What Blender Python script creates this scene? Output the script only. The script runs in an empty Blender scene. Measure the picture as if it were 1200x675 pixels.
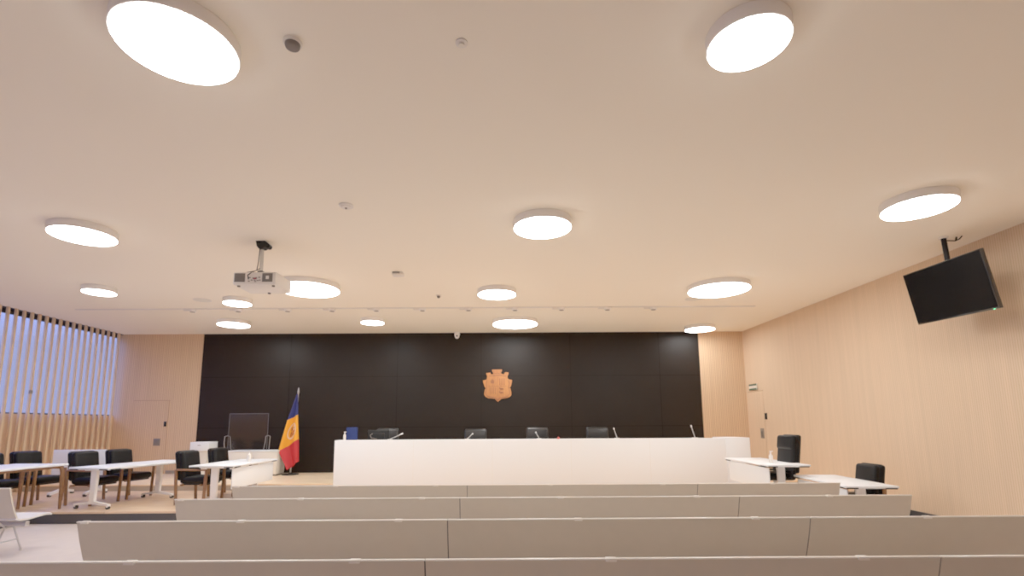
import bpy, bmesh, math, random
from mathutils import Vector, Matrix
random.seed(7)
sc = bpy.context.scene
COL = sc.collection
PI = math.pi

# ------------------------------------------------------------------ materials
def lin(c):
    out = []
    for v in c:
        v = v / 255.0
        out.append(v / 12.92 if v <= 0.04045 else ((v + 0.055) / 1.055) ** 2.4)
    return (out[0], out[1], out[2], 1.0)

def mat(name, rgb, rough=0.5, metal=0.0, spec=0.5, noise=0.0, nscale=20.0, emis=None, estr=0.0, coat=0.0, bump=0.0):
    m = bpy.data.materials.new(name); m.use_nodes = True
    nt = m.node_tree; b = nt.nodes['Principled BSDF']
    c = lin(rgb)
    b.inputs['Base Color'].default_value = c
    b.inputs['Roughness'].default_value = rough
    b.inputs['Metallic'].default_value = metal
    b.inputs['Specular IOR Level'].default_value = spec
    b.inputs['Coat Weight'].default_value = coat
    if noise > 0 or bump > 0:
        tc = nt.nodes.new('ShaderNodeTexCoord')
        n = nt.nodes.new('ShaderNodeTexNoise'); n.inputs['Scale'].default_value = nscale; n.inputs['Detail'].default_value = 4
        nt.links.new(tc.outputs['Object'], n.inputs['Vector'])
        if noise > 0:
            r = nt.nodes.new('ShaderNodeValToRGB')
            r.color_ramp.elements[0].position = 0.3; r.color_ramp.elements[1].position = 0.7
            r.color_ramp.elements[0].color = tuple(v * (1 - noise) for v in c[:3]) + (1,)
            r.color_ramp.elements[1].color = tuple(min(1, v * (1 + noise)) for v in c[:3]) + (1,)
            nt.links.new(n.outputs['Fac'], r.inputs['Fac']); nt.links.new(r.outputs['Color'], b.inputs['Base Color'])
        if bump > 0:
            bp = nt.nodes.new('ShaderNodeBump'); bp.inputs['Strength'].default_value = bump; bp.inputs['Distance'].default_value = 0.002
            nt.links.new(n.outputs['Fac'], bp.inputs['Height']); nt.links.new(bp.outputs['Normal'], b.inputs['Normal'])
    if emis is not None:
        b.inputs['Emission Color'].default_value = (emis[0], emis[1], emis[2], 1)
        b.inputs['Emission Strength'].default_value = estr
    return m

def ribbed(name, c1, c2, axis, period, gap):
    """wood veneer with fine vertical grooves; axis 0 = X runs along the wall, 1 = Y"""
    m = bpy.data.materials.new(name); m.use_nodes = True
    nt = m.node_tree; b = nt.nodes['Principled BSDF']; L = nt.links.new
    tc = nt.nodes.new('ShaderNodeTexCoord'); sp = nt.nodes.new('ShaderNodeSeparateXYZ')
    L(tc.outputs['Object'], sp.inputs['Vector'])
    co = sp.outputs[axis]
    dv = nt.nodes.new('ShaderNodeMath'); dv.operation = 'DIVIDE'; dv.inputs[1].default_value = period; L(co, dv.inputs[0])
    fr = nt.nodes.new('ShaderNodeMath'); fr.operation = 'FRACT'; L(dv.outputs[0], fr.inputs[0])
    lt = nt.nodes.new('ShaderNodeMath'); lt.operation = 'LESS_THAN'; lt.inputs[1].default_value = gap; L(fr.outputs[0], lt.inputs[0])
    # grain
    mp = nt.nodes.new('ShaderNodeMapping'); mp.inputs['Scale'].default_value = (9, 9, 0.35)
    L(tc.outputs['Object'], mp.inputs['Vector'])
    n = nt.nodes.new('ShaderNodeTexNoise'); n.inputs['Scale'].default_value = 1.6; n.inputs['Detail'].default_value = 6
    L(mp.outputs[0], n.inputs['Vector'])
    r = nt.nodes.new('ShaderNodeValToRGB'); r.color_ramp.elements[0].position = .3; r.color_ramp.elements[1].position = .72
    r.color_ramp.elements[0].color = tuple(v * .88 for v in lin(c1)[:3]) + (1,); r.color_ramp.elements[1].color = lin(c1)
    L(n.outputs['Fac'], r.inputs['Fac'])
    mx = nt.nodes.new('ShaderNodeMix'); mx.data_type = 'RGBA'
    L(lt.outputs[0], mx.inputs['Factor']); L(r.outputs['Color'], mx.inputs['A']); mx.inputs['B'].default_value = lin(c2)
    L(mx.outputs['Result'], b.inputs['Base Color'])
    iv = nt.nodes.new('ShaderNodeMath'); iv.operation = 'SUBTRACT'; iv.inputs[0].default_value = 1.0; L(lt.outputs[0], iv.inputs[1])
    bp = nt.nodes.new('ShaderNodeBump'); bp.inputs['Strength'].default_value = .5; bp.inputs['Distance'].default_value = .006
    L(iv.outputs[0], bp.inputs['Height']); L(bp.outputs['Normal'], b.inputs['Normal'])
    b.inputs['Roughness'].default_value = .62; b.inputs['Specular IOR Level'].default_value = .25
    return m

def wood(name, c1, c2, scale, rough=.45, planks=None):
    m = bpy.data.materials.new(name); m.use_nodes = True
    nt = m.node_tree; b = nt.nodes['Principled BSDF']; L = nt.links.new
    tc = nt.nodes.new('ShaderNodeTexCoord'); mp = nt.nodes.new('ShaderNodeMapping'); mp.inputs['Scale'].default_value = scale
    L(tc.outputs['Object'], mp.inputs['Vector'])
    n = nt.nodes.new('ShaderNodeTexNoise'); n.inputs['Scale'].default_value = 2.0; n.inputs['Detail'].default_value = 7; n.inputs['Distortion'].default_value = .6
    L(mp.outputs[0], n.inputs['Vector'])
    r = nt.nodes.new('ShaderNodeValToRGB'); r.color_ramp.elements[0].position = .32; r.color_ramp.elements[1].position = .7
    r.color_ramp.elements[0].color = lin(c2); r.color_ramp.elements[1].color = lin(c1)
    L(n.outputs['Fac'], r.inputs['Fac'])
    out = r.outputs['Color']
    if planks:
        br = nt.nodes.new('ShaderNodeTexBrick'); br.inputs['Scale'].default_value = 1.0
        br.inputs['Brick Width'].default_value = planks[0]; br.inputs['Row Height'].default_value = planks[1]; br.inputs['Mortar Size'].default_value = .004
        br.inputs['Color1'].default_value = (1, 1, 1, 1); br.inputs['Color2'].default_value = (.9, .89, .88, 1); br.inputs['Mortar'].default_value = (.45, .4, .36, 1)
        L(tc.outputs['Object'], br.inputs['Vector'])
        mx = nt.nodes.new('ShaderNodeMix'); mx.data_type = 'RGBA'; mx.blend_type = 'MULTIPLY'; mx.inputs['Factor'].default_value = 1
        L(out, mx.inputs['A']); L(br.outputs['Color'], mx.inputs['B']); out = mx.outputs['Result']
    L(out, b.inputs['Base Color']); b.inputs['Roughness'].default_value = rough
    return m

LAMP = (1.0, 0.962, 0.925)
M = {}
M['ceiling'] = mat('ceiling_paint', (249, 240, 222), .9, spec=.1)
M['floor'] = mat('grey_floor', (208, 195, 187), .45, noise=.05, nscale=6)
M['wall_plain'] = mat('plain_wall', (238, 232, 224), .8)
M['rib_y'] = ribbed('ribbed_oak_side', (225, 192, 157), (200, 163, 126), 1, .033, .25)
M['rib_x'] = ribbed('ribbed_oak_back', (216, 178, 138), (178, 139, 102), 0, .05, .24)
M['flat_oak'] = ribbed('flat_oak', (224, 190, 152), (206, 170, 132), 0, .3, .01)
M['dark_panel'] = mat('dark_wall_panel', (21, 15, 11), .42, spec=.11, noise=.05, nscale=3)
M['seam'] = mat('panel_seam', (14, 10, 8), .9, spec=0)
M['plank'] = wood('oak_floor_boards', (238, 204, 166), (216, 176, 136), (.6, 7, 7), .35, (1.9, .16))
M['plank_dais_lit'] = wood('oak_dais_boards_lit', (255, 230, 190), (250, 214, 168), (.6, 7, 7), .3, (1.9, .16))  # paler copy of the platform boards, brighter light put into the colour
M['riser'] = mat('dark_riser', (42, 40, 42), .5)
M['greyriser'] = mat('grey_riser', (168, 152, 132), .5)
M['slat'] = wood('slat_oak', (226, 196, 158), (204, 170, 130), (8, 8, .4), .55)
M['chairwood'] = wood('walnut_oak', (140, 92, 48), (110, 68, 34), (10, 10, 10), .42)
M['emblem'] = wood('carved_wood', (190, 114, 44), (168, 94, 34), (6, 6, 1.2), .5)
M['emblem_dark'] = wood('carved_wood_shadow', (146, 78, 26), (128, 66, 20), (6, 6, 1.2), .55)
M['leather'] = mat('black_leather', (9, 8, 8), .5, spec=.11, bump=.3, nscale=120)
M['leather_sheen'] = mat('polished_black_leather', (20, 19, 19), .33, spec=.35, bump=.2, nscale=120)
M['leather_seam'] = mat('leather_piping', (44, 38, 36), .5)
M['white'] = mat('white_laminate', (236, 242, 247), .38)
M['whitemetal'] = mat('white_painted_metal', (236, 233, 230), .4)
M['plaster'] = mat('white_plastic', (228, 222, 214), .5)
M['cream'] = mat('cream_laminate', (226, 220, 206), .5)
M['bench_back'] = mat('bench_shell_grey', (206, 195, 177), .5, noise=.015, nscale=14)
M['bench_seat'] = mat('bench_seat_white', (222, 218, 214), .42)
M['bench_clip_lit_edge'] = mat('bench_clips_and_lit_edge', (238, 232, 222), .35)  # white of the clips; also stands for light on the shell's top edge
M['steel'] = mat('steel', (190, 188, 186), .28, metal=1)
M['black'] = mat('black_plastic', (13, 13, 13), .45, spec=.2)
M['rubber'] = mat('caster_rubber', (30, 29, 29), .6)
M['screen'] = mat('glossy_screen', (14, 13, 13), .09, spec=.5)
M['bezel'] = mat('screen_bezel', (20, 19, 19), .25)
M['lampwhite'] = mat('lamp_housing', (240, 236, 232), .45)
M['diffuser'] = mat('lamp_diffuser', (255, 255, 255), .5, emis=LAMP, estr=14.0)
M['grille'] = mat('dark_grille', (96, 88, 82), .6, noise=.3, nscale=300)
M['gap'] = mat('door_gap_shadow', (170, 132, 98), .8)
M['grey'] = mat('grey_plate', (120, 110, 100), .45)
M['blue'] = mat('flag_blue', (4, 20, 96), .7)
M['yellow'] = mat('flag_yellow', (240, 152, 8), .7)
M['red'] = mat('flag_red', (178, 2, 16), .7)
M['crestwhite'] = mat('crest_white', (232, 206, 170), .7)
M['crestred'] = mat('crest_red', (140, 14, 10), .7)
M['crestgold'] = mat('crest_gold', (176, 84, 16), .7)
M['binder'] = mat('blue_binder', (20, 36, 92), .5, spec=.2)
M['green'] = mat('sign_green', (42, 74, 52), .5)
M['led'] = mat('green_indicator', (40, 200, 110), .4, emis=(.1, .9, .4), estr=2)
M['redled'] = mat('red_plastic', (214, 60, 50), .4)
M['parapet'] = mat('tan_sill_wall', (206, 166, 130), .7, noise=.04, nscale=3)
M['paving'] = mat('outside_paving', (150, 130, 112), .8)
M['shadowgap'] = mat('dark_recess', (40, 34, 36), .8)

def clear(name, tint, a, rough=.03):
    m = bpy.data.materials.new(name); m.use_nodes = True
    nt = m.node_tree; nt.nodes.remove(nt.nodes['Principled BSDF']); out = nt.nodes['Material Output']
    t = nt.nodes.new('ShaderNodeBsdfTransparent'); t.inputs['Color'].default_value = tint
    g = nt.nodes.new('ShaderNodeBsdfGlossy'); g.inputs['Roughness'].default_value = rough
    mx = nt.nodes.new('ShaderNodeMixShader'); mx.inputs[0].default_value = a
    nt.links.new(t.outputs[0], mx.inputs[1]); nt.links.new(g.outputs[0], mx.inputs[2])
    nt.links.new(mx.outputs[0], out.inputs[0])
    return m
M['glass'] = clear('window_glass', (.93, .95, .97, 1), .05)
M['acrylic'] = clear('clear_acrylic', (.95, .95, .95, 1), .032, .1)
M['acrylic_edge'] = clear('acrylic_edge', (.75, .75, .74, 1), .25, .3)

# ------------------------------------------------------------------ mesh helpers
def xf(bm, verts, loc=(0, 0, 0), rot=None):
    if rot is not None:
        bmesh.ops.rotate(bm, cent=(0, 0, 0), matrix=rot, verts=verts)
    bmesh.ops.translate(bm, vec=loc, verts=verts)

def R(ax, deg): return Matrix.Rotation(math.radians(deg), 3, ax)

def box(bm, c, s, bev=0.0, seg=2, rot=None):
    """box centred at c with full size s, edges rounded by bev"""
    tmp = bmesh.new()
    bmesh.ops.create_cube(tmp, size=1)
    for v in tmp.verts: v.co = Vector((v.co.x * s[0], v.co.y * s[1], v.co.z * s[2]))
    if bev > 0:
        bmesh.ops.bevel(tmp, geom=list(tmp.edges), offset=min(bev, min(s) * .49), segments=seg, profile=.5, affect='EDGES')
    xf(tmp, list(tmp.verts), c, rot)
    merge(bm, tmp)

def span(bm, a, b, bev=0.0, seg=2):
    box(bm, [(a[i] + b[i]) / 2 for i in range(3)], [abs(b[i] - a[i]) for i in range(3)], bev, seg)

def merge(bm, tmp):
    me = bpy.data.meshes.new('t'); tmp.to_mesh(me); tmp.free(); bm.from_mesh(me); bpy.data.meshes.remove(me)

def cyl(bm, c, r, h, seg=24, rot=None, r2=None, bev=0.0):
    tmp = bmesh.new()
    bmesh.ops.create_cone(tmp, cap_ends=True, segments=seg, radius1=r, radius2=r if r2 is None else r2, depth=h)
    if bev > 0:
        ed = [e for e in tmp.edges if len(e.link_faces) == 2 and any(len(f.verts) > 4 for f in e.link_faces)]
        bmesh.ops.bevel(tmp, geom=ed, offset=bev, segments=2, profile=.5, affect='EDGES')
    xf(tmp, list(tmp.verts), c, rot)
    merge(bm, tmp)

def ball(bm, c, r, sc_=(1, 1, 1), seg=16):
    tmp = bmesh.new(); bmesh.ops.create_uvsphere(tmp, u_segments=seg, v_segments=max(6, seg // 2), radius=r)
    for v in tmp.verts: v.co = Vector((v.co.x * sc_[0], v.co.y * sc_[1], v.co.z * sc_[2]))
    xf(tmp, list(tmp.verts), c); merge(bm, tmp)

def tube(bm, pts, r, seg=8, radii=None):
    pts = [Vector(p) for p in pts]; rings = []
    prev_n = None
    for i, p in enumerate(pts):
        d = (pts[min(i + 1, len(pts) - 1)] - pts[max(i - 1, 0)]).normalized()
        n = d.cross(Vector((0, 0, 1)))
        if n.length < 1e-3: n = d.cross(Vector((0, 1, 0)))
        n.normalize()
        if prev_n is not None and n.dot(prev_n) < 0: n = -n
        prev_n = n
        b = d.cross(n)
        rr = radii[i] if radii else r
        rings.append([bm.verts.new(p + rr * (math.cos(2 * PI * k / seg) * n + math.sin(2 * PI * k / seg) * b)) for k in range(seg)])
    for a, b in zip(rings, rings[1:]):
        for k in range(seg): bm.faces.new((a[k], a[(k + 1) % seg], b[(k + 1) % seg], b[k]))
    bm.faces.new(rings[0][::-1]); bm.faces.new(rings[-1])

def prism(bm, pts, y0, y1, plane='xz'):
    """extrude a closed 2-D outline between two depths"""
    def P(p, d):
        return (p[0], d, p[1]) if plane == 'xz' else ((d, p[0], p[1]) if plane == 'yz' else (p[0], p[1], d))
    a = [bm.verts.new(P(p, y0)) for p in pts]; b = [bm.verts.new(P(p, y1)) for p in pts]
    bm.faces.new(a); bm.faces.new(b[::-1]); n = len(pts)
    for i in range(n): bm.faces.new((a[i], b[i], b[(i + 1) % n], a[(i + 1) % n]))

def build(name, bm, m, parent=None, loc=(0, 0, 0), smooth=True):
    bmesh.ops.recalc_face_normals(bm, faces=list(bm.faces))
    me = bpy.data.meshes.new(name); bm.to_mesh(me); bm.free()
    mats = m if isinstance(m, (list, tuple)) else [m]
    for k in mats: me.materials.append(k)
    if smooth:
        me.polygons.foreach_set('use_smooth', [True] * len(me.polygons))
        try: me.set_sharp_from_angle(angle=math.radians(38))
        except Exception: pass
    o = bpy.data.objects.new(name, me); COL.objects.link(o); o.location = loc
    if parent is not None: o.parent = parent
    return o

def thing(name, label, cat, loc=(0, 0, 0), rotz=0.0, group=None):
    o = bpy.data.objects.new(name, None); COL.objects.link(o); o.empty_display_size = .1
    o.location = loc; o.rotation_euler = (0, 0, rotz); o['label'] = label; o['category'] = cat
    if group: o['group'] = group
    return o

def tag(o, label, cat, group=None):
    o['label'] = label; o['category'] = cat
    if group: o['group'] = group
    return o

def struct(name, bm, m, label=None, parent=None, smooth=False):
    o = build(name, bm, m, parent, smooth=smooth)
    if parent is None:
        o['kind'] = 'structure'
        if label: o['label'] = label
    return o

def dup(src, loc, rotz, label, group=None):
    r = src.copy(); COL.objects.link(r); r.location = loc; r.rotation_euler = (0, 0, rotz); r['label'] = label
    if group: r['group'] = group
    for ch in list(src.children):
        c = ch.copy(); COL.objects.link(c); c.parent = r
        for g in list(ch.children):
            d = g.copy(); COL.objects.link(d); d.parent = c
    return r

def B(): return bmesh.new()

# ------------------------------------------------------------------ dimensions
CE = 4.184; XR = 6.85; XL = -10.62; YB = 14.05; YF = -6.0
PZ = .20; PY = 8.76          # low platform height and front edge
DZ = .335; DY = 11.44        # upper dais height and front edge
PL, PR = -8.375, 5.587       # dark panel wall edges

# ------------------------------------------------------------------ the room
bm = B(); span(bm, (-11.3, YF, -.1), (XR + .1, YB + .1, 0)); struct('floor', bm, M['floor'], 'grey smooth hall floor')
bm = B(); span(bm, (-10.66, YF, CE), (XR + .1, YB + .1, CE + .12)); struct('ceiling', bm, M['ceiling'], 'plain cream painted ceiling')
bm = B()
span(bm, (PR, YB, 0), (XR + .1, YB + .1, CE)); span(bm, (-10.80, YB, 0), (PL, YB + .1, CE))
struct('wall_back', bm, M['rib_x'], 'ribbed pale wood wall at the back of the hall')
bm = B(); span(bm, (PL, YB - .01, 0), (PR, YB + .1, CE))
wp = struct('wall_back_panelling', bm, M['dark_panel'], 'dark brown panelling behind the long white desk')
bm = B()
for x in (-5.9, -2.9, -.55, 1.95, 4.45): span(bm, (x - .004, YB - .0125, DZ), (x + .004, YB - .009, CE))
for z in (1.55, 2.95): span(bm, (PL, YB - .0125, z - .004), (PR, YB - .009, z + .004))
struct('panel_joint', bm, M['seam'], parent=wp)
bm = B(); span(bm, (XR, YF, 0), (XR + .1, YB, CE)); struct('wall_right', bm, M['rib_y'], 'ribbed pale wood wall on the right')
bm = B(); span(bm, (-11.3, YF - .1, 0), (XR + .1, YF, CE)); struct('wall_front', bm, M['wall_plain'])
# left side: glazed wall behind the timber slats
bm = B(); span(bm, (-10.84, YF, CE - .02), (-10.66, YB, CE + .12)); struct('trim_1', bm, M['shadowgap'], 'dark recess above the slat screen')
win = B()
win.faces.new([win.verts.new(p) for p in ((-10.78, YF, 1.90), (-10.78, YB, 1.90), (-10.78, YB, CE), (-10.78, YF, CE))])
w = struct('window_1', win, M['glass'], 'tall glass wall behind the slats')
fr = B()
for y in (-5.5, -3, -.2, 2.6, 5.4, 8.2): span(fr, (-10.82, y - .025, 1.9), (-10.74, y + .025, CE))
span(fr, (-10.82, YF, 1.9), (-10.74, YB, 1.93)); span(fr, (-10.82, YF, CE - .06), (-10.74, YB, CE - .021))
struct('window_frame', fr, M['riser'], parent=w)
bm = B(); span(bm, (-13.2, YF - 4, -.1), (-11.3, YB + 6, 0)); struct('ground', bm, M['paving'], 'paving outside the glass wall')
bm = B(); span(bm, (-10.86, YF, 0), (-10.70, YB, 1.90), .01); struct('wall_left', bm, M['parapet'], 'tan sill wall below the glass on the left')
bm = B(); span(bm, (XR - .014, YF, .0), (XR, PY, .155)); struct('baseboard_right', bm, M['riser'], 'dark skirting along the right wall')

# platforms
bm = B(); span(bm, (XL - .12, PY - .02, PZ - .035), (XR, DY, PZ), .006); 
span(bm, (XL - .12, 7.2, PZ - .035), (-7.98, PY - .02, PZ))
struct('floor_platform', bm, M['plank'], 'low oak boarded platform')
bm = B(); span(bm, (XL - .12, PY, 0), (XR, PY + .05, PZ - .035)); span(bm, (XL - .12, 7.23, 0), (-8.01, 7.28, PZ - .035)); span(bm, (-8.06, 7.23, 0), (-8.01, PY, PZ - .035))
struct('trim_2', bm, M['riser'], 'dark front of the low platform')
bm = B(); span(bm, (XL - .12, DY, DZ - .03), (XR, YB, DZ), .004); struct('floor_dais', bm, M['plank_dais_lit'], 'upper oak boarded dais')
bm = B(); span(bm, (XL - .12, DY + .015, PZ), (XR, DY + .06, DZ - .03)); struct('trim_3', bm, M['greyriser'], 'grey front of the upper dais')

# doors, flush with the ribbed wood, only their thin shadow gaps show
bm = B(); span(bm, (-10.16, YB - .012, DZ), (-9.19, YB, 2.31)); d1 = struct('door_1', bm, M['rib_x'], 'flush ribbed door at the left of the back wall')
bm = B(); span(bm, (-10.18, YB - .006, 2.31), (-9.17, YB + .001, 2.325)); struct('door_gap', bm, M['gap'], parent=d1)
bm = B(); span(bm, (XR - .012, 13.18, DZ), (XR, 13.98, 2.44)); d2 = struct('door_2', bm, M['rib_y'], 'flush wooden door at the far end of the right wall')
bm = B(); span(bm, (XR - .006, 13.16, 2.44), (XR + .001, 14.0, 2.456)); struct('door_gap', bm, M['gap'], parent=d2)

# ------------------------------------------------------------------ timber slat screen
ss = thing('slat_screen', 'screen of tall vertical pale timber slats in front of the glass wall', 'slat screen', (XL, 5, 0))
ys = []
y = 13.83
while y > YF + .2:
    ys.append(y); y -= .187
for y in ys:
    bm = B(); zb = DZ if y > DY else (PZ if y > 7.2 else 0)
    span(bm, (-.02, y - 5 - .025, zb), (.03, y - 5 + .025, CE - .002), .003, 1)
    build('slat', bm, M['slat'], ss)
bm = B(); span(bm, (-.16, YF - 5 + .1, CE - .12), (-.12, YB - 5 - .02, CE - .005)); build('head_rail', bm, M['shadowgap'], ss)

# ------------------------------------------------------------------ ceiling lamps
def lamp_proto(r, h=.1):
    t = thing('ceiling_lamp', '', 'ceiling lamp')
    bm = B(); cyl(bm, (0, 0, -h / 2), r + .012, h, 64, bev=.006); build('housing', bm, M['lampwhite'], t)
    bm = B(); cyl(bm, (0, 0, -h - .003), r, .008, 64); build('diffuser', bm, M['diffuser'], t)
    return t
protos = {}
for x, y, r, lab in [
    (-2.13, 3.02, .36, 'round ceiling lamp biggest in the photo, at upper left beside a mesh-faced detector'),
    (1.65, 3.01, .25, 'round ceiling lamp at the upper right edge of the photo, above the television lamp'),
    (.54, 6.14, .36, 'round ceiling lamp standing alone in the middle of the open ceiling'),
    (4.90, 5.59, .36, 'round ceiling lamp next to the pole of the hanging television'),
    (-5.48, 6.35, .36, 'round ceiling lamp to the left of the projector, nearest the slat screen side'),
    (-3.55, 9.05, .55, 'large round ceiling lamp whose left edge is hidden behind the projector'),
    (-7.49, 9.17, .26, 'small round ceiling lamp above the left end of the ceiling track'),
    (-5.39, 10.09, .26, 'small round ceiling lamp below the projector and just touching the ceiling track'),
    (-6.62, 12.29, .36, 'round ceiling lamp between the track and the left end of the dark wall'),
    (-3.13, 12.10, .27, 'small round ceiling lamp near the dark wall, left of the dome camera'),
    (-.07, 9.47, .36, 'round ceiling lamp in front of the track, in line with the wooden emblem'),
    (.36, 12.38, .55, 'large round ceiling lamp between the track and wall, right above the emblem'),
    (4.11, 9.22, .54, 'large round ceiling lamp above the right end of the ceiling track'),
    (5.32, 13.23, .37, 'round ceiling lamp over the right edge of the dark wall')]:
    if r not in protos:
        protos[r] = lamp_proto(r); o = protos[r]; o.location = (x, y, CE); o['label'] = lab; o['group'] = 'round ceiling lamps'
    else:
        dup(protos[r], (x, y, CE), 0, lab, 'round ceiling lamps')

# ------------------------------------------------------------------ ceiling track with spotlights
bm = B(); span(bm, (-9.40, 10.90, CE - .018), (5.65, 10.955, CE)); tag(build('ceiling_track', bm, M['plaster'], smooth=False), 'thin white straight track running across the ceiling', 'track')
sp0 = None
ords = ['first', 'second', 'third', 'fourth', 'fifth', 'sixth', 'seventh', 'eighth', 'ninth', 'tenth', 'eleventh']
for i, x in enumerate([-6.90, -5.89, -4.80, -3.82, -2.84, -1.82, -.80, .23, 1.26, 2.28, 3.30]):
    lab = 'small white spotlight, %s from the left on the ceiling track' % ords[i]
    if sp0 is None:
        sp0 = thing('track_spotlight', lab, 'spotlight', (x, 10.927, CE - .018), 0, 'spotlights on the ceiling track')
        bm = B(); box(bm, (-.04, 0, -.018), (.14, .045, .034), .006); build('adapter', bm, M['plaster'], sp0)
        bm = B(); cyl(bm, (.09, -.01, -.03), .075, .055, 24, bev=.01); build('lamp_head', bm, M['lampwhite'], sp0)
        bm = B(); cyl(bm, (.09, -.01, -.06), .05, .01, 20); build('lens', bm, M['grey'], sp0)
    else:
        dup(sp0, (x, 10.927, CE - .018), 0, lab, 'spotlights on the ceiling track')

# ------------------------------------------------------------------ small ceiling fittings
t = thing('smoke_detector', 'round ceiling detector with a dark mesh face beside the biggest lamp', 'detector', (-1.40, 3.09, CE))
bm = B(); cyl(bm, (0, 0, -.01), .062, .02, 32, bev=.004); build('base_ring', bm, M['plaster'], t)
bm = B(); cyl(bm, (0, 0, -.032), .046, .03, 32, r2=.052, bev=.006); build('mesh_cap', bm, M['grille'], t)
t = thing('ceiling_sensor', 'pale flat round ceiling sensor at the top centre of the photo', 'sensor', (-.256, 3.10, CE))
bm = B(); cyl(bm, (0, 0, -.006), .042, .012, 32, bev=.003); build('ring', bm, M['plaster'], t)
bm = B(); cyl(bm, (0, 0, -.018), .02, .016, 24); build('eye', bm, M['cream'], t)
t = thing('ceiling_sensor', 'round white ceiling disc with a dark centre above the projector\'s right', 'sensor', (-1.82, 5.66, CE))
bm = B(); cyl(bm, (0, 0, -.008), .085, .016, 32, bev=.004); build('ring', bm, M['plaster'], t)
bm = B(); cyl(bm, (0, 0, -.024), .05, .02, 32, r2=.055); build('cap', bm, M['plaster'], t)
bm = B(); ball(bm, (0, 0, -.036), .014); build('eye', bm, M['grey'], t)
t = thing('motion_sensor', 'small square white ceiling box with a dark edge, left of the middle lamp', 'sensor', (-1.745, 8.33, CE))
bm = B(); box(bm, (0, 0, -.03), (.19, .15, .06), .012); build('housing', bm, M['plaster'], t)
bm = B(); box(bm, (-.02, -.0765, -.022), (.12, .008, .03), .002); build('slot', bm, M['grey'], t)
t = thing('ceiling_microphone', 'tiny dark-tipped ceiling sensor just before the track', 'sensor', (-1.243, 9.86, CE))
bm = B(); cyl(bm, (0, 0, -.008), .055, .016, 24); build('ring', bm, M['plaster'], t)
bm = B(); ball(bm, (0, 0, -.028), .035); build('eye', bm, M['grille'], t)
for x, y, lab in ((-6.157, 10.16, 'flush round ceiling speaker grille left of the projector'), (4.03, 10.25, 'flush round ceiling speaker grille under the large lamp at the right')):
    t = thing('ceiling_speaker', lab, 'speaker', (x, y, CE), 0, 'flush ceiling speakers')
    bm = B(); cyl(bm, (0, 0, -.003), .17, .006, 40); build('ring', bm, M['plaster'], t)
    bm = B(); cyl(bm, (0, 0, -.007), .15, .004, 40); build('speaker_mesh', bm, M['cream'], t)
t = thing('dome_camera', 'small white dome camera at the top of the dark wall', 'camera', (-1.225, YB - .1, CE))
bm = B(); cyl(bm, (0, 0, -.05), .075, .10, 32, bev=.006); build('housing', bm, M['lampwhite'], t)
bm = B(); ball(bm, (0, 0, -.10), .068, (1, 1, 1.25), 24); build('dome', bm, M['lampwhite'], t)
bm = B(); ball(bm, (0, -.058, -.115), .026); build('lens', bm, M['black'], t)

# ------------------------------------------------------------------ projector
pj = thing('projector', 'white video projector hanging from a black ceiling bracket', 'projector', (-3.36, 6.80, CE))
bx0, bx1, by0, by1, bz0, bz1 = -.335, .265, -.05, .46, -.648, -.468
bm = B(); span(bm, (bx0, by0, bz0), (bx1, by1, bz1), .02, 3); body = build('body', bm, M['plaster'], pj)
for a, b in ((-.315, -.165), (.07, .215)):
    bm = B(); span(bm, (a, by0 - .004, bz0 + .035), (b, by0 + .006, bz1 - .02), .003)
    for k in range(6): span(bm, (a + .01, by0 - .008, bz0 + .045 + k * .02), (b - .01, by0 - .003, bz0 + .053 + k * .02))
    build('vent', bm, M['grille'], body)
bm = B(); span(bm, (.125, by0 - .009, bz0 + .075), (.165, by0 - .004, bz0 + .12)); build('badge', bm, M['plaster'], body)
bm = B()
for k, (px, pz) in enumerate(((-.11, .035), (-.07, .05), (-.03, .05), (.01, .045), (.04, .05), (-.10, .085), (-.05, .08), (-.01, .085), (.03, .09), (-.02, .03))):
    box(bm, (px, by0 - .003, bz0 + pz + .01), (.024, .012, .014), .002)
build('socket_row', bm, M['grey'], body)
bm = B(); box(bm, (-.03, by0 - .003, bz0 + .085), (.05, .01, .022), .002); build('red_socket', bm, M['crestred'], body)
bm = B(); cyl(bm, (-.06, by1 + .02, -.55), .055, .06, 32, R('X', 90), bev=.006); build('lens', bm, M['black'], body)
bm = B()
for px, py in ((bx0 + .06, by0 + .06), (bx1 - .06, by0 + .06), (-.03, by1 - .06)): cyl(bm, (px, py, bz0 - .008), .02, .022, 16)
build('foot', bm, M['grey'], body)
bm = B(); cyl(bm, (0, .05, -.29), .024, .34, 20); build('pole', bm, M['steel'], pj)
bm = B()
prism(bm, [(-.075, -.0), (.05, -.0), (.09, -.03), (.085, -.075), (.03, -.11), (-.03, -.115), (-.06, -.08)], .0, .1)
cyl(bm, (.085, .05, -.07), .035, .08, 16, R('X', 90)); tube(bm, [(-.075, .02, .0), (-.06, .02, -.05)], .012); tube(bm, [(-.03, .0, -.005), (-.03, .0, -.05)], .014)
build('ceiling_bracket', bm, M['black'], pj)
bm = B(); box(bm, (0, .06, -.455), (.3, .05, .02), .004); box(bm, (0, .06, -.445), (.07, .09, .03), .004); box(bm, (.1, .1, -.458), (.16, .03, .02)); box(bm, (-.12, .1, -.458), (.12, .03, .02))
build('mounting_arm', bm, M['black'], pj)
bm = B(); tube(bm, [(-.02, .02, -.12), (-.026, .015, -.3), (-.035, .0, -.43), (-.08, -.04, -.47), (-.12, -.07, -.52), (-.11, -.065, -.58)], .007); tube(bm, [(-.0, .02, -.4), (-.06, -.0, -.44), (-.17, -.0, -.46)], .006)
build('cable', bm, M['black'], pj)

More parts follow.
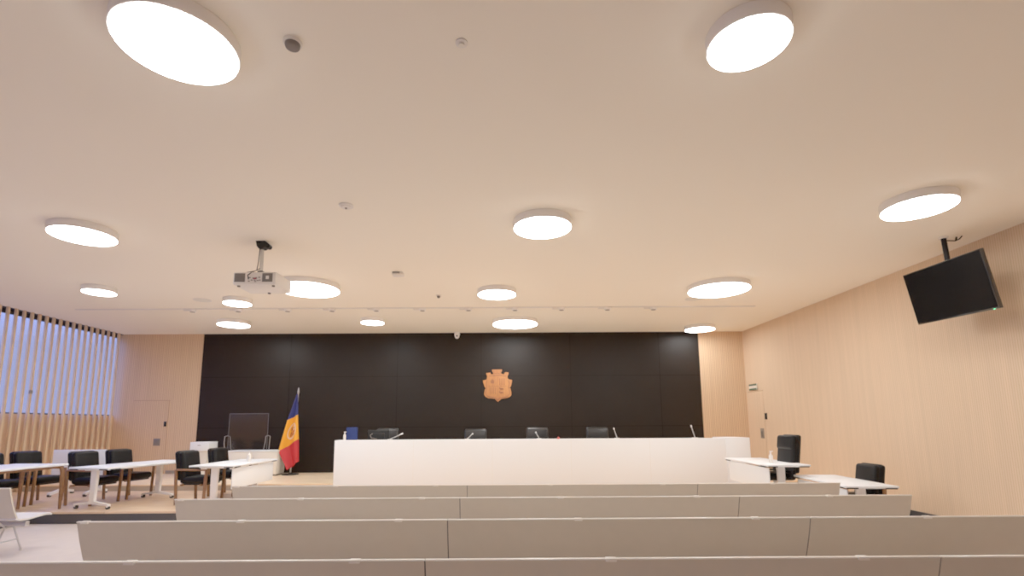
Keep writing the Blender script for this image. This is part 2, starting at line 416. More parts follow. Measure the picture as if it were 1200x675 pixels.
# ------------------------------------------------------------------ hanging television
tvw, tvh = 1.4, .7875
cen = Vector((6.19, 6.793, 3.417))
rotm = (Matrix.Rotation(math.radians(-96.109), 3, 'Z') @ Matrix.Rotation(math.radians(11.85), 3, 'X') @ Matrix.Rotation(math.radians(2.684), 3, 'Y'))
tv = thing('television', 'black flat television hanging from the ceiling by the right wall', 'television', (6.24, 6.78, CE))
def tvpart(bm, name, m, parent=tv):
    for v in bm.verts: v.co = rotm @ v.co + cen - Vector((6.24, 6.78, CE))
    return build(name, bm, m, parent)
bm = B(); box(bm, (0, .026, 0), (tvw, .05, tvh), .006); cas = tvpart(bm, 'casing', M['bezel'])
bm = B(); box(bm, (0, -.001, .006), (tvw - .024, .006, tvh - .036)); tvpart(bm, 'screen', M['screen'], cas)
bm = B(); box(bm, (.63, -.001, -tvh / 2 + .006), (.018, .008, .007)); tvpart(bm, 'indicator_light', M['led'], cas)
bm = B(); box(bm, (0, .07, 0), (.45, .05, .35), .01); tvpart(bm, 'rear_mount', M['black'])
bm = B(); tube(bm, [(0, 0, 0), (.02, 0, -.42), (.075, 0, -.72)], .032, 16); build('pole', bm, M['black'], tv)
bm = B(); cyl(bm, (0, 0, -.012), .055, .024, 24); build('ceiling_plate', bm, M['plaster'], tv)
bm = B(); tube(bm, [(.03, -.02, -.06), (.11, -.05, -.075), (.17, -.06, -.05), (.2, -.07, -.01)], .009); tube(bm, [(.12, -.05, -.075), (.14, -.05, -.02)], .012); build('cable', bm, M['black'], tv)

# ------------------------------------------------------------------ carved emblem on the dark wall
k_ = .905 / 417
raw = [(415,160),(545,160),(540,180),(530,200),(545,220),(575,222),(575,205),(590,195),(628,198),(628,215),(615,240),(612,265),(625,285),(645,290),(672,296),(668,330),(660,365),(650,385),(636,392),(650,405),(655,425),(662,455),(660,490),(640,510),(610,522),(570,530),(535,535),(515,550),(490,572),(468,550),(450,535),(410,528),(365,525),(330,505),(315,480),(318,450),(322,425),(328,410),(340,400),(325,385),(315,360),(305,330),(300,300),(325,295),(345,290),(352,270),(355,240),(345,225),(340,205),(395,200),(400,220),(430,222),(432,200),(420,180)]
EM = lambda p: ((p[0] - 486) * k_, (365 - p[1]) * k_)
em = thing('coat_of_arms', 'carved wooden coat of arms on the dark wall above the desk', 'emblem', (-.095, YB - .0145, 2.68))
bm = B(); prism(bm, [EM(p) for p in raw], -.05, 0); build('backing', bm, M['emblem'], em, smooth=False)
sh = [(368,262),(600,262),(600,420),(598,460),(585,488),(550,502),(515,508),(486,520),(457,508),(420,502),(385,488),(370,460),(368,420)]
bm = B(); prism(bm, [EM(p) for p in sh], -.068, -.048); shd = build('shield', bm, M['emblem'], em, smooth=False)
bm = B()
box(bm, (0, -.069, .0 - .02), (.5, .008, .012)); box(bm, (0, -.069, -.03), (.012, .008, .52))
build('quarter_line', bm, M['emblem_dark'], shd)
bm = B()
# mitre and crozier, three pales, four pales, two oxen
prism(bm, [EM(p) for p in ((400,340),(440,340),(446,310),(420,280),(394,310))], -.078, -.066)
tube(bm, [EM(p)[:1] + (-.072,) + EM(p)[1:] for p in ((464,350),(464,300),(456,285),(448,295))], .007)
for q in range(3): box(bm, (EM((515 + q * 28, 0))[0], -.072, EM((0, 318))[1]), (.026, .012, .19), .003)
for q in range(4): box(bm, (EM((392 + q * 22, 0))[0], -.072, EM((0, 432))[1]), (.02, .012, .19), .003)
for zz in (405, 455):
    cx_, cz_ = EM((540, zz)); ball(bm, (cx_, -.07, cz_), .05, (1.1, .3, .5)); ball(bm, (cx_ - .06, -.07, cz_ + .018), .022, (1, .5, 1))
    for dx in (-.035, -.015, .02, .04): box(bm, (cx_ + dx, -.07, cz_ - .032), (.01, .012, .03))
build('charges', bm, M['emblem_dark'], shd)
bm = B()
tube(bm, [EM(p)[:1] + (-.054,) + EM(p)[1:] for p in ((352,300),(340,340),(348,390),(338,430),(335,470),(360,505),(420,515),(486,545),(552,517),(612,507),(642,470),(640,430),(628,390),(640,340),(625,300))], .012)
tube(bm, [EM(p)[:1] + (-.054,) + EM(p)[1:] for p in ((375,245),(430,240),(486,232),(545,240),(600,245))], .012)
tube(bm, [EM(p)[:1] + (-.054,) + EM(p)[1:] for p in ((440,175),(445,215),(486,205),(527,215),(530,175))], .01)
build('scrollwork', bm, M['emblem_dark'], em)

# ------------------------------------------------------------------ long white desk on the dais
YD = 11.37; ZT = 1.275
dk = thing('judges_desk', 'long white panelled desk on the dais before the dark wall', 'desk', (0, YD, DZ))
def loc(p): return (p[0], p[1] - YD, p[2] - DZ)
bm = B(); span(bm, loc((-3.70, YD, PZ + .01)), loc((5.00, YD + .06, ZT)), .006); build('front_panel', bm, M['white'], dk)
bm = B(); span(bm, loc((-3.70, YD + .06, ZT - .28)), loc((5.00, YD + .70, ZT - .24)), .004); build('desktop', bm, M['white'], dk)
bm = B(); span(bm, loc((-3.70, YD + .06, ZT - .05)), loc((5.0, YD + .34, ZT)), .004); build('upper_shelf', bm, M['white'], dk)
bm = B(); span(bm, loc((-3.70, YD + .06, DZ)), loc((-3.64, YD + .66, ZT - .28)), .004); build('side_panel', bm, M['white'], dk)
bm = B(); span(bm, loc((5.00, YD - .004, PZ + .01)), loc((5.535, YD + .06, ZT + .012)), .006); span(bm, loc((5.00, YD + .06, DZ)), loc((5.535, YD + .72, ZT + .012)), .006); build('end_cabinet', bm, M['white'], dk)
bm = B()
for x in (-1.95, -.2, 1.55, 3.3): span(bm, loc((x - .0015, YD - .0008, PZ + .01)), loc((x + .0015, YD + .002, ZT)))
build('panel_joint', bm, M['cream'], dk)

# ------------------------------------------------------------------ chairs
def cushion(bm, c, s, bev, rot=None): box(bm, c, s, bev, 4, rot)

def armchair():
    """front is -Y; black cushions in a bent-wood arm frame"""
    t = thing('armchair', '', 'chair')
    bm = B(); cushion(bm, (0, -.03, .43), (.50, .54, .13), .05)
    s = build('seat', bm, M['leather'], t)
    bm = B(); box(bm, (0, -.03, .355), (.44, .44, .03), .01); build('seat_pan', bm, M['black'], s)
    bm = B(); cushion(bm, (0, .210, .665), (.50, .11, .57), .052, R('X', -9)); b_ = build('backrest', bm, M['leather'], t)
    bm = B(); cushion(bm, (0, .285, .69), (.515, .11, .54), .052, R('X', -9)); build('back_shell', bm, M['leather'], b_)
    bm = B()
    for sx in (-1, 1): tube(bm, [(sx * .236, .135 + .036, .43), (sx * .236, .178 + .036, .68), (sx * .232, .218 + .036, .915)], .005)
    build('piping', bm, M['leather_seam'], b_)
    for sx in (-1, 1):
        x = sx * .285
        bm = B(); box(bm, (x, -.27, .315), (.034, .05, .63), .008, 2, R('X', 2)); build('leg', bm, M['chairwood'], t)
        bm = B(); box(bm, (x, .265, .31), (.034, .05, .62), .008, 2, R('X', -4)); build('leg', bm, M['chairwood'], t)
        bm = B(); box(bm, (x, -.005, .618), (.04, .6, .032), .014, 3, R('X', 1)); build('armrest', bm, M['chairwood'], t)
    bm = B()
    for yy in (-.18, .18): box(bm, (0, yy, .35), (.56, .04, .03), .006)
    build('crossbar', bm, M['chairwood'], t)
    return t

def high_chair(lm):
    """front is -Y; tall leather swivel chair"""
    t = thing('executive_chair', '', 'chair')
    bm = B(); cushion(bm, (0, -.02, .47), (.54, .54, .13), .055); build('seat', bm, lm, t)
    bm = B(); cushion(bm, (0, .242, .80), (.54, .11, .70), .052, R('X', -8)); 
    cushion(bm, (0, .315, .86), (.53, .09, .68), .042, R('X', -8))
    bk = build('backrest', bm, lm, t)
    bm = B(); cushion(bm, (0, .262, 1.055), (.54, .12, .26), .05, R('X', -8)); build('headrest', bm, lm, bk)
    for sx in (-1, 1):
        bm = B(); box(bm, (sx * .30, -.02, .605), (.05, .42, .035), .015, 3); box(bm, (sx * .30, .15, .525), (.03, .05, .18), .01); box(bm, (sx * .29, .12, .45), (.08, .05, .03), .008); build('armrest', bm, M['black'], t)
    bm = B(); cyl(bm, (0, 0, .25), .03, .36, 20); build('gas_column', bm, M['steel'], t)
    bs = B()
    for k in range(5):
        a = 2 * PI * k / 5 + .3
        tube(bs, [(0, 0, .12), (.29 * math.cos(a), .29 * math.sin(a), .075)], .02, 8, [.028, .018])
    base = build('star_base', bs, M['black'], t)
    for k in range(5):
        a = 2 * PI * k / 5 + .3
        bm = B(); cyl(bm, (.29 * math.cos(a), .29 * math.sin(a), .03), .03, .045, 16, R('Z', math.degrees(a)) @ R('X', 90)); build('caster', bm, M['rubber'], base)
    return t

ac = armchair(); first = [True]
def put_arm(x, y, z, rz, lab, grp):
    if first[0]:
        first[0] = False; ac.location = (x, y, z); ac.rotation_euler = (0, 0, math.radians(rz)); ac['label'] = lab; ac['group'] = grp; return ac
    return dup(ac, (x, y, z), math.radians(rz), lab, grp)
G = 'black armchairs with wooden arms'
put_arm(-5.62, 9.66, PZ, 88, 'black armchair with wooden arms at the white table nearest the flag, closer one', G)
put_arm(-5.66, 10.76, PZ, 88, 'black armchair behind the table nearest the flag, half hidden, beside the white sideboard', G)
put_arm(-7.58, 9.64, PZ, 82, 'black armchair at the middle left table, its back just left of the white table leg', G)
put_arm(-7.50, 10.42, PZ, 82, 'black armchair at the far end of the middle left table, nearest the back wall door', G)
put_arm(-8.78, 9.78, PZ, 84, 'black armchair by the slat screen, behind the table with wooden legs', G)
put_arm(-8.80, 9.04, PZ, 84, 'black armchair cut off by the left edge of the photo', G)
put_arm(5.60, 8.22, 0, -94, 'black armchair at the lower right table against the ribbed wall', G)

hc = high_chair(M['leather_sheen'])
hc.location = (-2.81, 12.35, DZ); hc['label'] = 'black leather chair behind the desk, partly hidden by the monitor'; hc['group'] = 'leather chairs behind the long desk'; hc.rotation_euler = (0, 0, 0)
dup(hc, (-.635, 12.35, DZ - .0), 0, 'black leather chair behind the desk, below and left of the emblem', 'leather chairs behind the long desk').scale = (1, 1, .975)
dup(hc, (.895, 12.35, DZ), 0, 'black leather chair behind the desk, below and right of the emblem', 'leather chairs behind the long desk')
dup(hc, (2.38, 12.35, DZ), 0, 'black leather chair behind the desk, the one nearest the right wall', 'leather chairs behind the long desk')
ec = high_chair(M['leather']); ec.location = (4.91, 9.26, PZ); ec.rotation_euler = (0, 0, math.radians(-92))
ec['label'] = 'tall black leather chair at the raised table beside the right wall'

# ------------------------------------------------------------------ flip-top tables
def flip_table(w, l, h, modesty=0, inset=.30, inset2=None):
    """length along Y, T-shaped white legs with casters; modesty +1/-1: hanging panel on that X side"""
    t = thing('table', '', 'table')
    bm = B(); box(bm, (0, 0, h - .014), (w, l, .028), .008, 2); box(bm, (0, 0, h - .035), (w - .12, l - .12, .016), .004); tp = build('tabletop', bm, M['white'], t)
    for sx in (-1, 1):
        for sy in (-1, 1):
            bm = B(); box(bm, (sx * (w / 2 - .10), sy * (l / 2 - .012), h - .034), (.15, .03, .02), .003); box(bm, (sx * (w / 2 - .012), sy * (l / 2 - .16), h - .034), (.03, .17, .02), .003)
            build('corner_clip', bm, M['black'], tp)
    for sy in (-1, 1):
        yy = sy * (l / 2 - (inset if sy < 0 or inset2 is None else inset2))
        bm = B()
        # tapered column
        tmp = bmesh.new(); bmesh.ops.create_cube(tmp, size=1)
        for v in tmp.verts:
            top = v.co.z > 0; v.co = Vector((v.co.x * (.13 if top else .105), v.co.y * .055, (h - .04) if top else .10))
        bmesh.ops.bevel(tmp, geom=list(tmp.edges), offset=.008, segments=2, affect='EDGES'); merge(bm, tmp)
        for sx in (-1, 1):
            prism(bm, [(sx * .0, .145), (sx * .08, .125), (sx * .325, .088), (sx * .345, .075), (sx * .345, .035), (sx * .315, .035), (sx * .315, .06), (sx * .0, .085)], yy - .03 - yy, yy + .03 - yy)
        box(bm, (0, 0, h - .05), (.36, .07, .02), .004)
        for v in bm.verts: v.co.y += yy
        lg = build('leg', bm, M['whitemetal'], t)
        for sx in (-1, 1):
            bm = B(); cyl(bm, (sx * .325, yy, .03), .03, .05, 20, R('X', 90), bev=.004); build('caster', bm, M['rubber'], lg)
    bm = B(); span(bm, (-.025, -l / 2 + .3, h - .075), (.025, l / 2 - .3, h - .045)); build('crossbar', bm, M['whitemetal'], t)
    if modesty:
        bm = B(); x = modesty * (w / 2 - .05)
        span(bm, (x - .009, -l / 2 + .06, h - .42), (x + .009, l / 2 - .12, h - .06), .004); build('modesty_panel', bm, M['white'], t)
    return t
def put(t, x, y, z, rz, lab, grp=None):
    t.location = (x, y, z); t.rotation_euler = (0, 0, math.radians(rz)); t['label'] = lab
    if grp: t['group'] = grp
    return t
GT = 'white tables on wheeled T-shaped legs'
put(flip_table(.80, 1.80, .71, 1, .14), -5.16, 10.07, PZ, 0, 'white wheeled table with front panel on the platform, nearest the flag', GT)
tb = put(flip_table(.80, 1.95, .71, 0, .14, .46), -6.94, 9.84, PZ, -10, 'white wheeled table without front panel, its T-shaped foot at the platform edge', GT)
tr = put(flip_table(.72, 1.82, .71, -1), 4.86, 9.52, PZ, -2.5, 'white wheeled table with front panel beside the right end of the desk', GT)
put(flip_table(.72, 1.66, .71, -1, .3, .42), 5.35, 8.16, 0, -6, 'white wheeled table with front panel on the floor by the right wall, lowest of all', GT)

# wooden-legged table at the left edge
t = thing('wooden_leg_table', 'white-topped table with wooden legs at the left edge of the photo', 'table', (-8.10, 8.37, PZ))
bm = B(); box(bm, (0, 0, .752), (.94, 1.46, .034), .012, 3); build('tabletop', bm, M['white'], t)
for sx in (-1, 1):
    for sy in (-1, 1):
        bm = B(); lx = .02 if (sx > 0 and sy < 0) else (.44 if sx > 0 else -.28)
        tube(bm, [(lx * .91, sy * .66, .73), (lx * .97, sy * .665, .62), (lx, sy * .67, .0)], .028, 10, [.032, .034, .022]); build('leg', bm, M['chairwood'], t)
bm = B()
for sy in (-1, 1): box(bm, (0, sy * .66, .71), (.84, .04, .05), .012)
for sx in (-1, 1): box(bm, (sx * .40, 0, .715), (.03, 1.3, .04), .008)
build('apron', bm, M['chairwood'], t)

# folded flip-top table parked by the slats
t = thing('folded_table', 'white wheeled table with its top tipped upright, parked behind the chairs', 'table', (-8.84, 10.85, PZ), math.radians(4))
bm = B(); box(bm, (0, .05, .665), (1.22, .03, .52), .012, 3); prism(bm, [(-.6, .4), (.6, .4), (.55, .36), (-.55, .36)], .035, .065); tp = build('tabletop', bm, M['white'], t)
for sx in (-1, 1):
    bm = B(); x = sx * .34
    span(bm, (x - .05, .08, .1), (x + .05, .13, .62), .008)
    prism(bm, [(-.32, .035), (-.32, .08), (-.05, .13), (.05, .13), (.32, .08), (.32, .035), (.29, .035), (.0, .085), (-.29, .035)], x - .028, x + .028, 'yz')
    lg = build('leg', bm, M['whitemetal'], t)
    for sy in (-1, 1):
        bm = B(); cyl(bm, (x, sy * .3, .03), .03, .05, 18, R('Y', 90)); build('caster', bm, M['rubber'], lg)
bm = B(); span(bm, (-.36, .09, .55), (.36, .12, .58)); build('crossbar', bm, M['whitemetal'], t)

# ------------------------------------------------------------------ items on the desk
def mic(x, z_tip, dx, lab):
    t = thing('microphone', lab, 'microphone', (x, YD + .2, ZT), 0, 'gooseneck microphones on the desk')
    bm = B(); box(bm, (0, .02, .006), (.10, .13, .012), .004); build('base', bm, M['whitemetal'], t)
    h = z_tip - ZT
    bm = B(); tube(bm, [(0, .02, .02), (dx * .45, .01, h * .48), (dx * .86, .0, h * .88)], .008, 8); build('gooseneck', bm, M['steel'], t)
    bm = B(); tube(bm, [(dx * .84, .0, h * .86), (dx, -.005, h)], .014, 10); build('microphone_head', bm, M['whitemetal'], t)
mic(-2.52, 1.42, .29, 'gooseneck microphone at the left of the desk, leaning far to the right')
mic(-.77, 1.41, .13, 'gooseneck microphone in front of the chair left of the emblem')
mic(.86, 1.435, -.08, 'gooseneck microphone in front of the chair right of the emblem')
mic(2.63, 1.515, -.075, 'gooseneck microphone beside the rightmost desk chair')
mic(4.40, 1.565, -.085, 'gooseneck microphone alone at the right end of the desk')
mo = thing('monitor', 'black computer monitor seen from behind on the left of the desk', 'monitor', (-2.83, YD + .50, ZT - .24))
bm = B(); box(bm, (-.02, 0, .30), (.50, .03, .32), .008); box(bm, (-.02, -.025, .29), (.3, .03, .2), .01); build('casing', bm, M['black'], mo)
bm = B(); box(bm, (-.02, .017, .30), (.47, .004, .29)); build('screen', bm, M['screen'], mo)
bm = B(); box(bm, (-.02, -.02, .13), (.05, .02, .2), .004); build('stand', bm, M['black'], mo)
bm = B(); box(bm, (-.02, -.01, .009), (.22, .16, .018), .006); build('base', bm, M['black'], mo)
bm = B(); tube(bm, [(-.15, -.045, .38), (-.2, -.06, .34), (-.17, -.06, .28), (-.05, -.055, .26)], .008); build('cable', bm, M['grey'], mo)
bd = thing('binder', 'dark blue upright binder at the left end of the desk', 'binder', (-3.38, YD + .2, ZT))
bm = B(); box(bm, (0, 0, .142), (.235, .07, .284), .006); build('cover', bm, M['binder'], bd)
bm = B(); box(bm, (0.005, .002, .142), (.20, .056, .288), .002); build('paper_block', bm, M['binder'], bd)
def bottle(x, y, z, s, lab, m):
    t = thing('bottle', lab, 'bottle', (x, y, z), 0, 'white dispenser bottles')
    bm = B(); cyl(bm, (0, 0, .07 * s), .034 * s, .14 * s, 20, bev=.008 * s); cyl(bm, (0, 0, .15 * s), .03 * s, .03 * s, 20, r2=.012 * s); build('body', bm, m, t)
    bm = B(); cyl(bm, (0, 0, .185 * s), .012 * s, .05 * s, 12); box(bm, (.012 * s, 0, .215 * s), (.06 * s, .022 * s, .018 * s), .004 * s); build('pump', bm, M['whitemetal'], t)
bottle(-3.52, YD + .12, ZT, .85, 'small white pump bottle in front of the blue binder', M['plaster'])
bottle(4.72, 8.98, PZ + .71, .95, 'white pump bottle on the raised table near the right wall', M['plaster'])
bottle(-4.98, 10.15, PZ + .71, .95, 'white pump bottle on the table nearest the flag', M['plaster'])
bm = B(); cyl(bm, (0, 0, .015), .03, .03, 16, bev=.006); ball(bm, (0, 0, .032), .018)
tag(build('button', bm, M['redled'], loc=(1.29, YD + .15, ZT)), 'small red push button on the desk edge', 'button')

# ------------------------------------------------------------------ sideboard, screen, lectern, flag
sb = thing('sideboard', 'low off-white sideboard against the dark wall under the acrylic screen', 'sideboard', (-6.40, 13.42, DZ))
bm = B(); span(bm, (-.63, -.2, .04), (.63, .28, .615), .004); build('body', bm, M['cream'], sb)
bm = B(); span(bm, (-.645, -.225, .615), (.645, .29, .64), .005); build('top', bm, M['white'], sb)
for a, b in ((-.615, -.005), (.005, .615)):
    bm = B(); span(bm, (a, -.218, .06), (b, -.2, .605), .003); dr = build('door', bm, M['cream'], sb)
    bm = B(); cx_ = -.04 if a < -.1 else .04; span(bm, (cx_ - .006, -.232, .36), (cx_ + .006, -.218, .48)); build('handle', bm, M['steel'], dr)
bm = B(); span(bm, (-.6, -.17, 0), (.6, .26, .04)); build('plinth', bm, M['grey'], sb)

ax = thing('acrylic_screen', 'clear acrylic protective screen standing on the sideboard', 'screen', (-6.64, 13.40, DZ + .64))
bm = B(); box(bm, (0, 0, .48), (1.02, .006, .94)); pan = build('panel', bm, M['acrylic'], ax, smooth=False)
bm = B()
for sx in (-1, 1): box(bm, (sx * .51, 0, .48), (.008, .008, .95))
box(bm, (0, 0, .952), (1.02, .008, .008))
build('edge', bm, M['acrylic_edge'], pan)
for sx in (-1, 1):
    bm = B(); x = sx * .50
    tube(bm, [(x, -.16, .01), (x + sx * .03, -.15, .2), (x + sx * .03, -.13, .36), (x + sx * .03, .0, .38), (x + sx * .03, .12, .36), (x, .15, .01)], .007, 6); build('bracket', bm, M['steel'], ax)

lt = thing('lectern', 'white box-topped lectern at the left end of the dark wall', 'lectern', (-7.78, 13.42, DZ))
bm = B(); span(bm, (-.245, -.2, .64), (.245, .2, .865), .008); hd = build('box_top', bm, M['white'], lt)
bm = B(); span(bm, (-.05, -.205, .775), (.03, -.198, .79)); build('slot', bm, M['grey'], hd)
bm = B(); span(bm, (-.16, -.14, .04), (.16, .14, .64), .006); build('column', bm, M['cream'], lt)
bm = B(); span(bm, (-.22, -.18, 0), (.22, .18, .04), .006); build('base', bm, M['cream'], lt)

fl = thing('flag', 'blue, yellow and red flag draped on a floor-standing pole', 'flag', (-5.50, 13.5, DZ))
kz = .00376
def FP(px, py):  # points traced on the drape, in metres from the pole foot
    return ((px - 236) * kz, (650 - py) * kz)
bm = B(); cyl(bm, (-.02, 0, .012), .21, .024, 40, bev=.006); cyl(bm, (-.02, 0, .04), .07, .04, 24, r2=.04); build('stand', bm, M['black'], fl)
top = FP(258, 82)
bm = B(); tube(bm, [(-.02, 0, .04), (top[0], 0, top[1])], .015, 12); build('pole', bm, M['steel'], fl)
bm = B(); t1 = FP(259, 45); tube(bm, [(top[0], 0, top[1] - .02), ((top[0] * .6 + t1[0] * .4), 0, top[1] + .03), (t1[0], 0, t1[1])], .02, 12, [.016, .028, .008]); build('finial', bm, M['steel'], fl)
lev = [((252, 92), (263, 90)), ((205, 275), (272, 235)), ((157, 487), (285, 403)), ((225, 613), (290, 557))]
def cloth_pt(u, s):  # s in 0..3 down the cloth
    i = min(2, int(s)); f = s - i
    l0, r0 = lev[i]; l1, r1 = lev[i + 1]
    if i == 2:  # red hem swings back towards the pole
        f2 = f
    lx = l0[0] + (l1[0] - l0[0]) * f; ly = l0[1] + (l1[1] - l0[1]) * f
    rx = r0[0] + (r1[0] - r0[0]) * f; ry = r0[1] + (r1[1] - r0[1]) * f
    x, z = FP(lx + (rx - lx) * u, ly + (ry - ly) * u)
    amp = .012 + .05 * min(1, s / 1.5)
    y = -.05 - amp * math.sin(u * 2.6 * PI + s * .5) - .06 * (1 - u) * min(1, s)
    return (x, y, z)
bm = B(); NU, NV = 40, 60
g = [[bm.verts.new(cloth_pt(i / NU, 3 * j / NV)) for i in range(NU + 1)] for j in range(NV + 1)]
for j in range(NV):
    for i in range(NU):
        f = bm.faces.new((g[j][i], g[j][i + 1], g[j + 1][i + 1], g[j + 1][i])); f.material_index = 0 if j < 20 else (1 if j < 40 else 2)
cl = build('cloth', bm, [M['blue'], M['yellow'], M['red']], fl)
so = cl.modifiers.new('thick', 'SOLIDIFY'); so.thickness = .004
def patch(bm, u0, u1, s0, s1, n=6, off=.008, mi=0):
    gg = [[bm.verts.new(Vector(cloth_pt(u0 + (u1 - u0) * i / n, s0 + (s1 - s0) * j / n)) + Vector((0, -off, 0))) for i in range(n + 1)] for j in range(n + 1)]
    for j in range(n):
        for i in range(n):
            f = bm.faces.new((gg[j][i], gg[j][i + 1], gg[j + 1][i + 1], gg[j + 1][i])); f.material_index = mi
bm = B()
def ringp(a, r): return (.58 + .30 * r * math.cos(a), 1.52 + .29 * r * math.sin(a))
n = 28
for r0, r1, mi in ((.86, 1.0, 0),):
    for q in range(n):
        a0, a1 = 2 * PI * q / n, 2 * PI * (q + 1) / n
        vs = [bm.verts.new(Vector(cloth_pt(*ringp(a, r))) + Vector((0, -.012, 0))) for a, r in ((a0, r0), (a1, r0), (a1, r1), (a0, r1))]
        f = bm.faces.new(vs); f.material_index = 0
patch(bm, .44, .58, 1.36, 1.50, mi=2); patch(bm, .60, .76, 1.34, 1.50, mi=0); patch(bm, .44, .50, 1.53, 1.7, mi=1); patch(bm, .53, .58, 1.53, 1.7, mi=1); patch(bm, .61, .76, 1.53, 1.6, mi=1); patch(bm, .61, .76, 1.64, 1.7, mi=1)
patch(bm, .64, .72, 1.38, 1.46, mi=1, off=.012); patch(bm, .48, .70, 1.74, 1.78, mi=0)
build('flag_crest', bm, [M['crestwhite'], M['crestred'], M['crestgold']], fl)

# ------------------------------------------------------------------ wall fittings
def plate(name, a, b, m, lab, cat, bev=.004):
    bm = B(); span(bm, a, b, bev); return tag(build(name, bm, m), lab, cat)
plate('card_reader', (-9.285, YB - .03, 1.60), (-9.215, YB, 1.74), M['black'], 'small black card reader beside the door left of the dark wall', 'card reader')
t = thing('wall_box', 'square grey flush plate on the back wall below the card reader', 'wall plate', (-9.44, YB, 1.18))
bm = B(); span(bm, (-.095, -.02, -.1), (.095, 0, .1), .004); build('plate', bm, M['grey'], t)
bm = B(); span(bm, (-.075, -.026, -.08), (.075, -.02, .08), .003); build('cover', bm, M['grille'], t)
plate('vent_cover', (-9.12, YB - .04, DZ), (-8.88, YB, DZ + .085), M['grey'], 'low grey vent box at the foot of the back wall', 'vent', .006)
t = thing('exit_sign', 'small green-edged exit sign above the far right door', 'sign', (XR - .012, 13.62, 2.57))
bm = B(); box(bm, (-.01, 0, 0), (.02, .42, .17), .004); pnl = build('panel', bm, M['cream'], t)
bm = B(); box(bm, (-.022, 0, .06), (.006, .40, .05)); box(bm, (-.022, 0, -.06), (.006, .40, .05)); build('green_band', bm, M['green'], pnl)
plate('light_switch', (XR - .025, 13.05, 1.70), (XR, 13.14, 1.86), M['black'], 'small black switch on the right wall beside the far door', 'switch')
t = thing('wall_box', 'grey metal plate on the right wall below the black switch', 'wall plate', (XR, 13.33, 1.34))
bm = B(); span(bm, (-.02, -.09, -.13), (0, .09, .13), .004); build('plate', bm, M['grey'], t)
bm = B(); span(bm, (-.04, -.05, -.09), (-.02, .03, .06), .006); build('cover', bm, M['grille'], t)
plate('motion_detector', (XL + .03, 11.33, 2.35), (XL + .07, 11.40, 2.43), M['grey'], 'tiny grey sensor fixed to the slat screen', 'sensor')

# ------------------------------------------------------------------ audience benches
def bench(name_lab, x0, x1, y, clips, grp='rows of audience benches', seam=False):
    """back top edge at height .86 above y; the seat lies beyond it (towards +Y)"""
    t = thing('bench', name_lab, 'bench', ((x0 + x1) / 2, y, 0), 0, grp)
    w = (x1 - x0) / 2 - .004
    prof_o = [(0, .855), (.045, .70), (.095, .56), (.14, .475), (.20, .440)]
    th = .02
    bm = B()
    pts = prof_o[:4]
    def sheet(bm, pr, w0, w1):
        a = []
        for i, (yy, zz) in enumerate(pr):
            f = i / (len(pr) - 1); ww = w0 + (w1 - w0) * f
            d = Vector((pr[min(i + 1, len(pr) - 1)][0] - pr[max(i - 1, 0)][0], pr[min(i + 1, len(pr) - 1)][1] - pr[max(i - 1, 0)][1])).normalized()
            nn = Vector((-d.y, d.x)) * th
            a.append([bm.verts.new((-ww, yy, zz)), bm.verts.new((ww, yy, zz)), bm.verts.new((ww, yy + nn.x, zz + nn.y)), bm.verts.new((-ww, yy + nn.x, zz + nn.y))])
        for p, q in zip(a, a[1:]):
            for k in range(4): bm.faces.new((p[k], p[(k + 1) % 4], q[(k + 1) % 4], q[k]))
        bm.faces.new(a[0][::-1]); bm.faces.new(a[-1])
    sheet(bm, pts, w, w); bk = build('backrest', bm, M['bench_back'], t)
    bm = B(); box(bm, (0, .008, .857), (2 * w + .004, .026, .010), .004); build('lit_top_edge', bm, M['bench_clip_lit_edge'], bk)  # pale strip paints the light caught along the shell's top
    for cx_ in clips:
        bm = B(); box(bm, (cx_ - (x0 + x1) / 2, .004, .855), (.06, .04, .02), .004); build('edge_clip', bm, M['bench_clip_lit_edge'], bk)
    bm = B(); sheet(bm, [(.135, .462), (.19, .440), (.30, .432), (.52, .448), (.62, .452), (.645, .436)], w, w); build('seat', bm, M['bench_seat'], t)
    if seam:
        bm = B(); prism(bm, [(.004, .85), (.049, .695), (.099, .555), (.144, .470), (.175, .47), (.13, .57), (.08, .705), (.035, .85)], w - .004, w + .006, 'yz'); build('gap_shade_strip', bm, M['riser'], bk)  # dark strip set into the gap between sections to give its shade
    bm = B(); box(bm, (0, .36, .375), (2 * w - .1, .06, .06), .006); build('beam', bm, M['steel'], t)
    n = 3 if w > 1.1 else 2
    for k in range(n):
        x = -w + .28 + (2 * w - .56) * k / (n - 1)
        bm = B()
        tube(bm, [(x, .20, .425), (x, .30, .33), (x, .16, .012)], .011, 8); tube(bm, [(x, .50, .43), (x, .42, .33), (x, .56, .012)], .011, 8)
        tube(bm, [(x, .30, .33), (x, .42, .33)], .011, 8); tube(bm, [(x, .22, .16), (x, .50, .16)], .008, 8)
        lg = build('leg', bm, M['steel'], t)
        bm = B()
        for yy in (.16, .56): cyl(bm, (x, yy, .006), .02, .012, 14)
        build('foot_pad', bm, M['plaster'], lg)
    return t
rows = [(6.47, 'front row, closest to the desk'), (5.356, 'second row from the desk'), (4.15, 'third row from the desk'), (2.947, 'row nearest the viewer')]
secs = [(-3.37, -.43, 'left-hand section'), (-.43, 2.46, 'middle section'), (2.46, 4.25, 'short right-hand section')]
CL = [[-3.3, -2.07, -.82], [.61, 2.02], [3.39]]
for y, rl in rows:
    for (x0, x1, sl), cp in zip(secs, CL):
        bench('grey-backed long bench, %s of the %s' % (sl, rl), x0, x1, y, cp, seam=x1 < 4)
bench('grey-backed bench with white seat alone at the left edge, wire legs showing', -9.0, -6.06, 6.40, [])

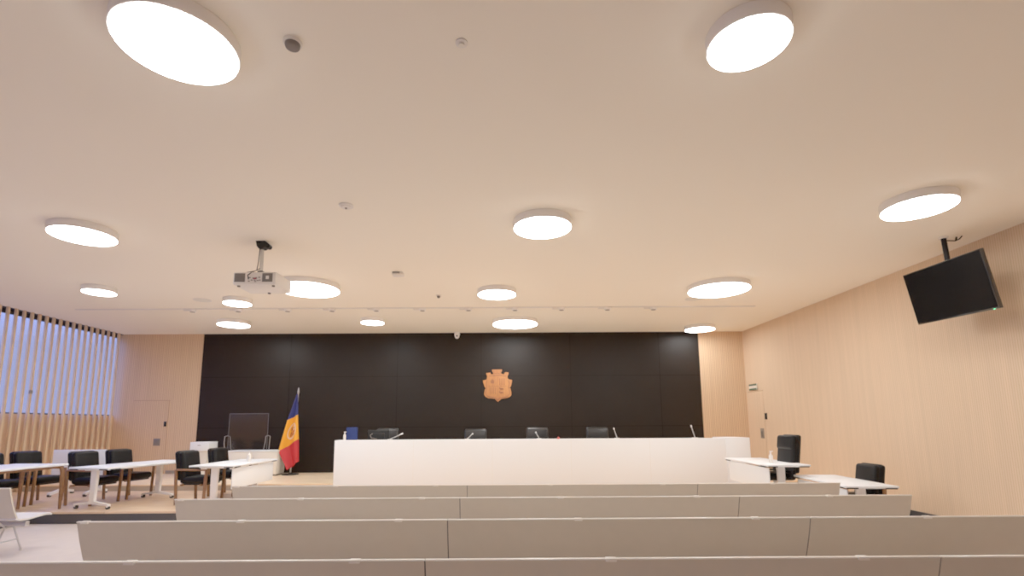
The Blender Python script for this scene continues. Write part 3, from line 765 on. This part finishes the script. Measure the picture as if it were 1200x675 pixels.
# ------------------------------------------------------------------ sky beyond the glass
wd = bpy.data.worlds.new('evening_sky'); sc.world = wd; wd.use_nodes = True
wt = wd.node_tree; bg = wt.nodes['Background']; bg.inputs['Strength'].default_value = 1.0
tcw = wt.nodes.new('ShaderNodeTexCoord'); spw = wt.nodes.new('ShaderNodeSeparateXYZ'); rw = wt.nodes.new('ShaderNodeValToRGB')
wt.links.new(tcw.outputs['Generated'], spw.inputs[0]); wt.links.new(spw.outputs['Z'], rw.inputs['Fac']); wt.links.new(rw.outputs['Color'], bg.inputs['Color'])
rw.color_ramp.elements[0].position = .12; rw.color_ramp.elements[0].color = (.125, .14, .29, 1)
rw.color_ramp.elements[1].position = .5; rw.color_ramp.elements[1].color = (.42, .64, 2.2, 1)

# ------------------------------------------------------------------ camera
f, pit, yaw, rol = 590.4505, math.radians(8.10209963), math.radians(.19241), math.radians(-.32381)
cp, sp, cyw, syw = math.cos(pit), math.sin(pit), math.cos(yaw), math.sin(yaw)
fw = Vector((syw * cp, cyw * cp, sp)); rt = Vector((cyw, -syw, 0)); up = rt.cross(fw)
c, s = math.cos(rol), math.sin(rol)
r2 = c * rt + s * up; u2 = -s * rt + c * up
cam = bpy.data.cameras.new('camera'); co = bpy.data.objects.new('camera', cam); COL.objects.link(co)
mtx = Matrix((r2, u2, -fw)).transposed().to_4x4(); mtx.translation = (0, 0, 1.605)
co.matrix_world = mtx
cam.sensor_width = 36; cam.sensor_fit = 'HORIZONTAL'; cam.lens = f * 36 / 1200
cam.shift_x = (600 - 588.824) / 1200; cam.shift_y = (413.446 - 337.5) / 1200
cam.clip_start = .05; cam.clip_end = 200
sc.camera = co

sc.view_settings.view_transform = 'Standard'; sc.view_settings.look = 'None'; sc.view_settings.exposure = .92; sc.view_settings.gamma = 1.55
sc.cycles.filter_width = 1.9; sc.cycles.use_denoising = True; sc.cycles.max_bounces = 10; sc.cycles.diffuse_bounces = 8; sc.cycles.glossy_bounces = 4; sc.cycles.transparent_max_bounces = 12
sc.cycles.sample_clamp_indirect = 6; sc.cycles.caustics_reflective = False; sc.cycles.caustics_refractive = False
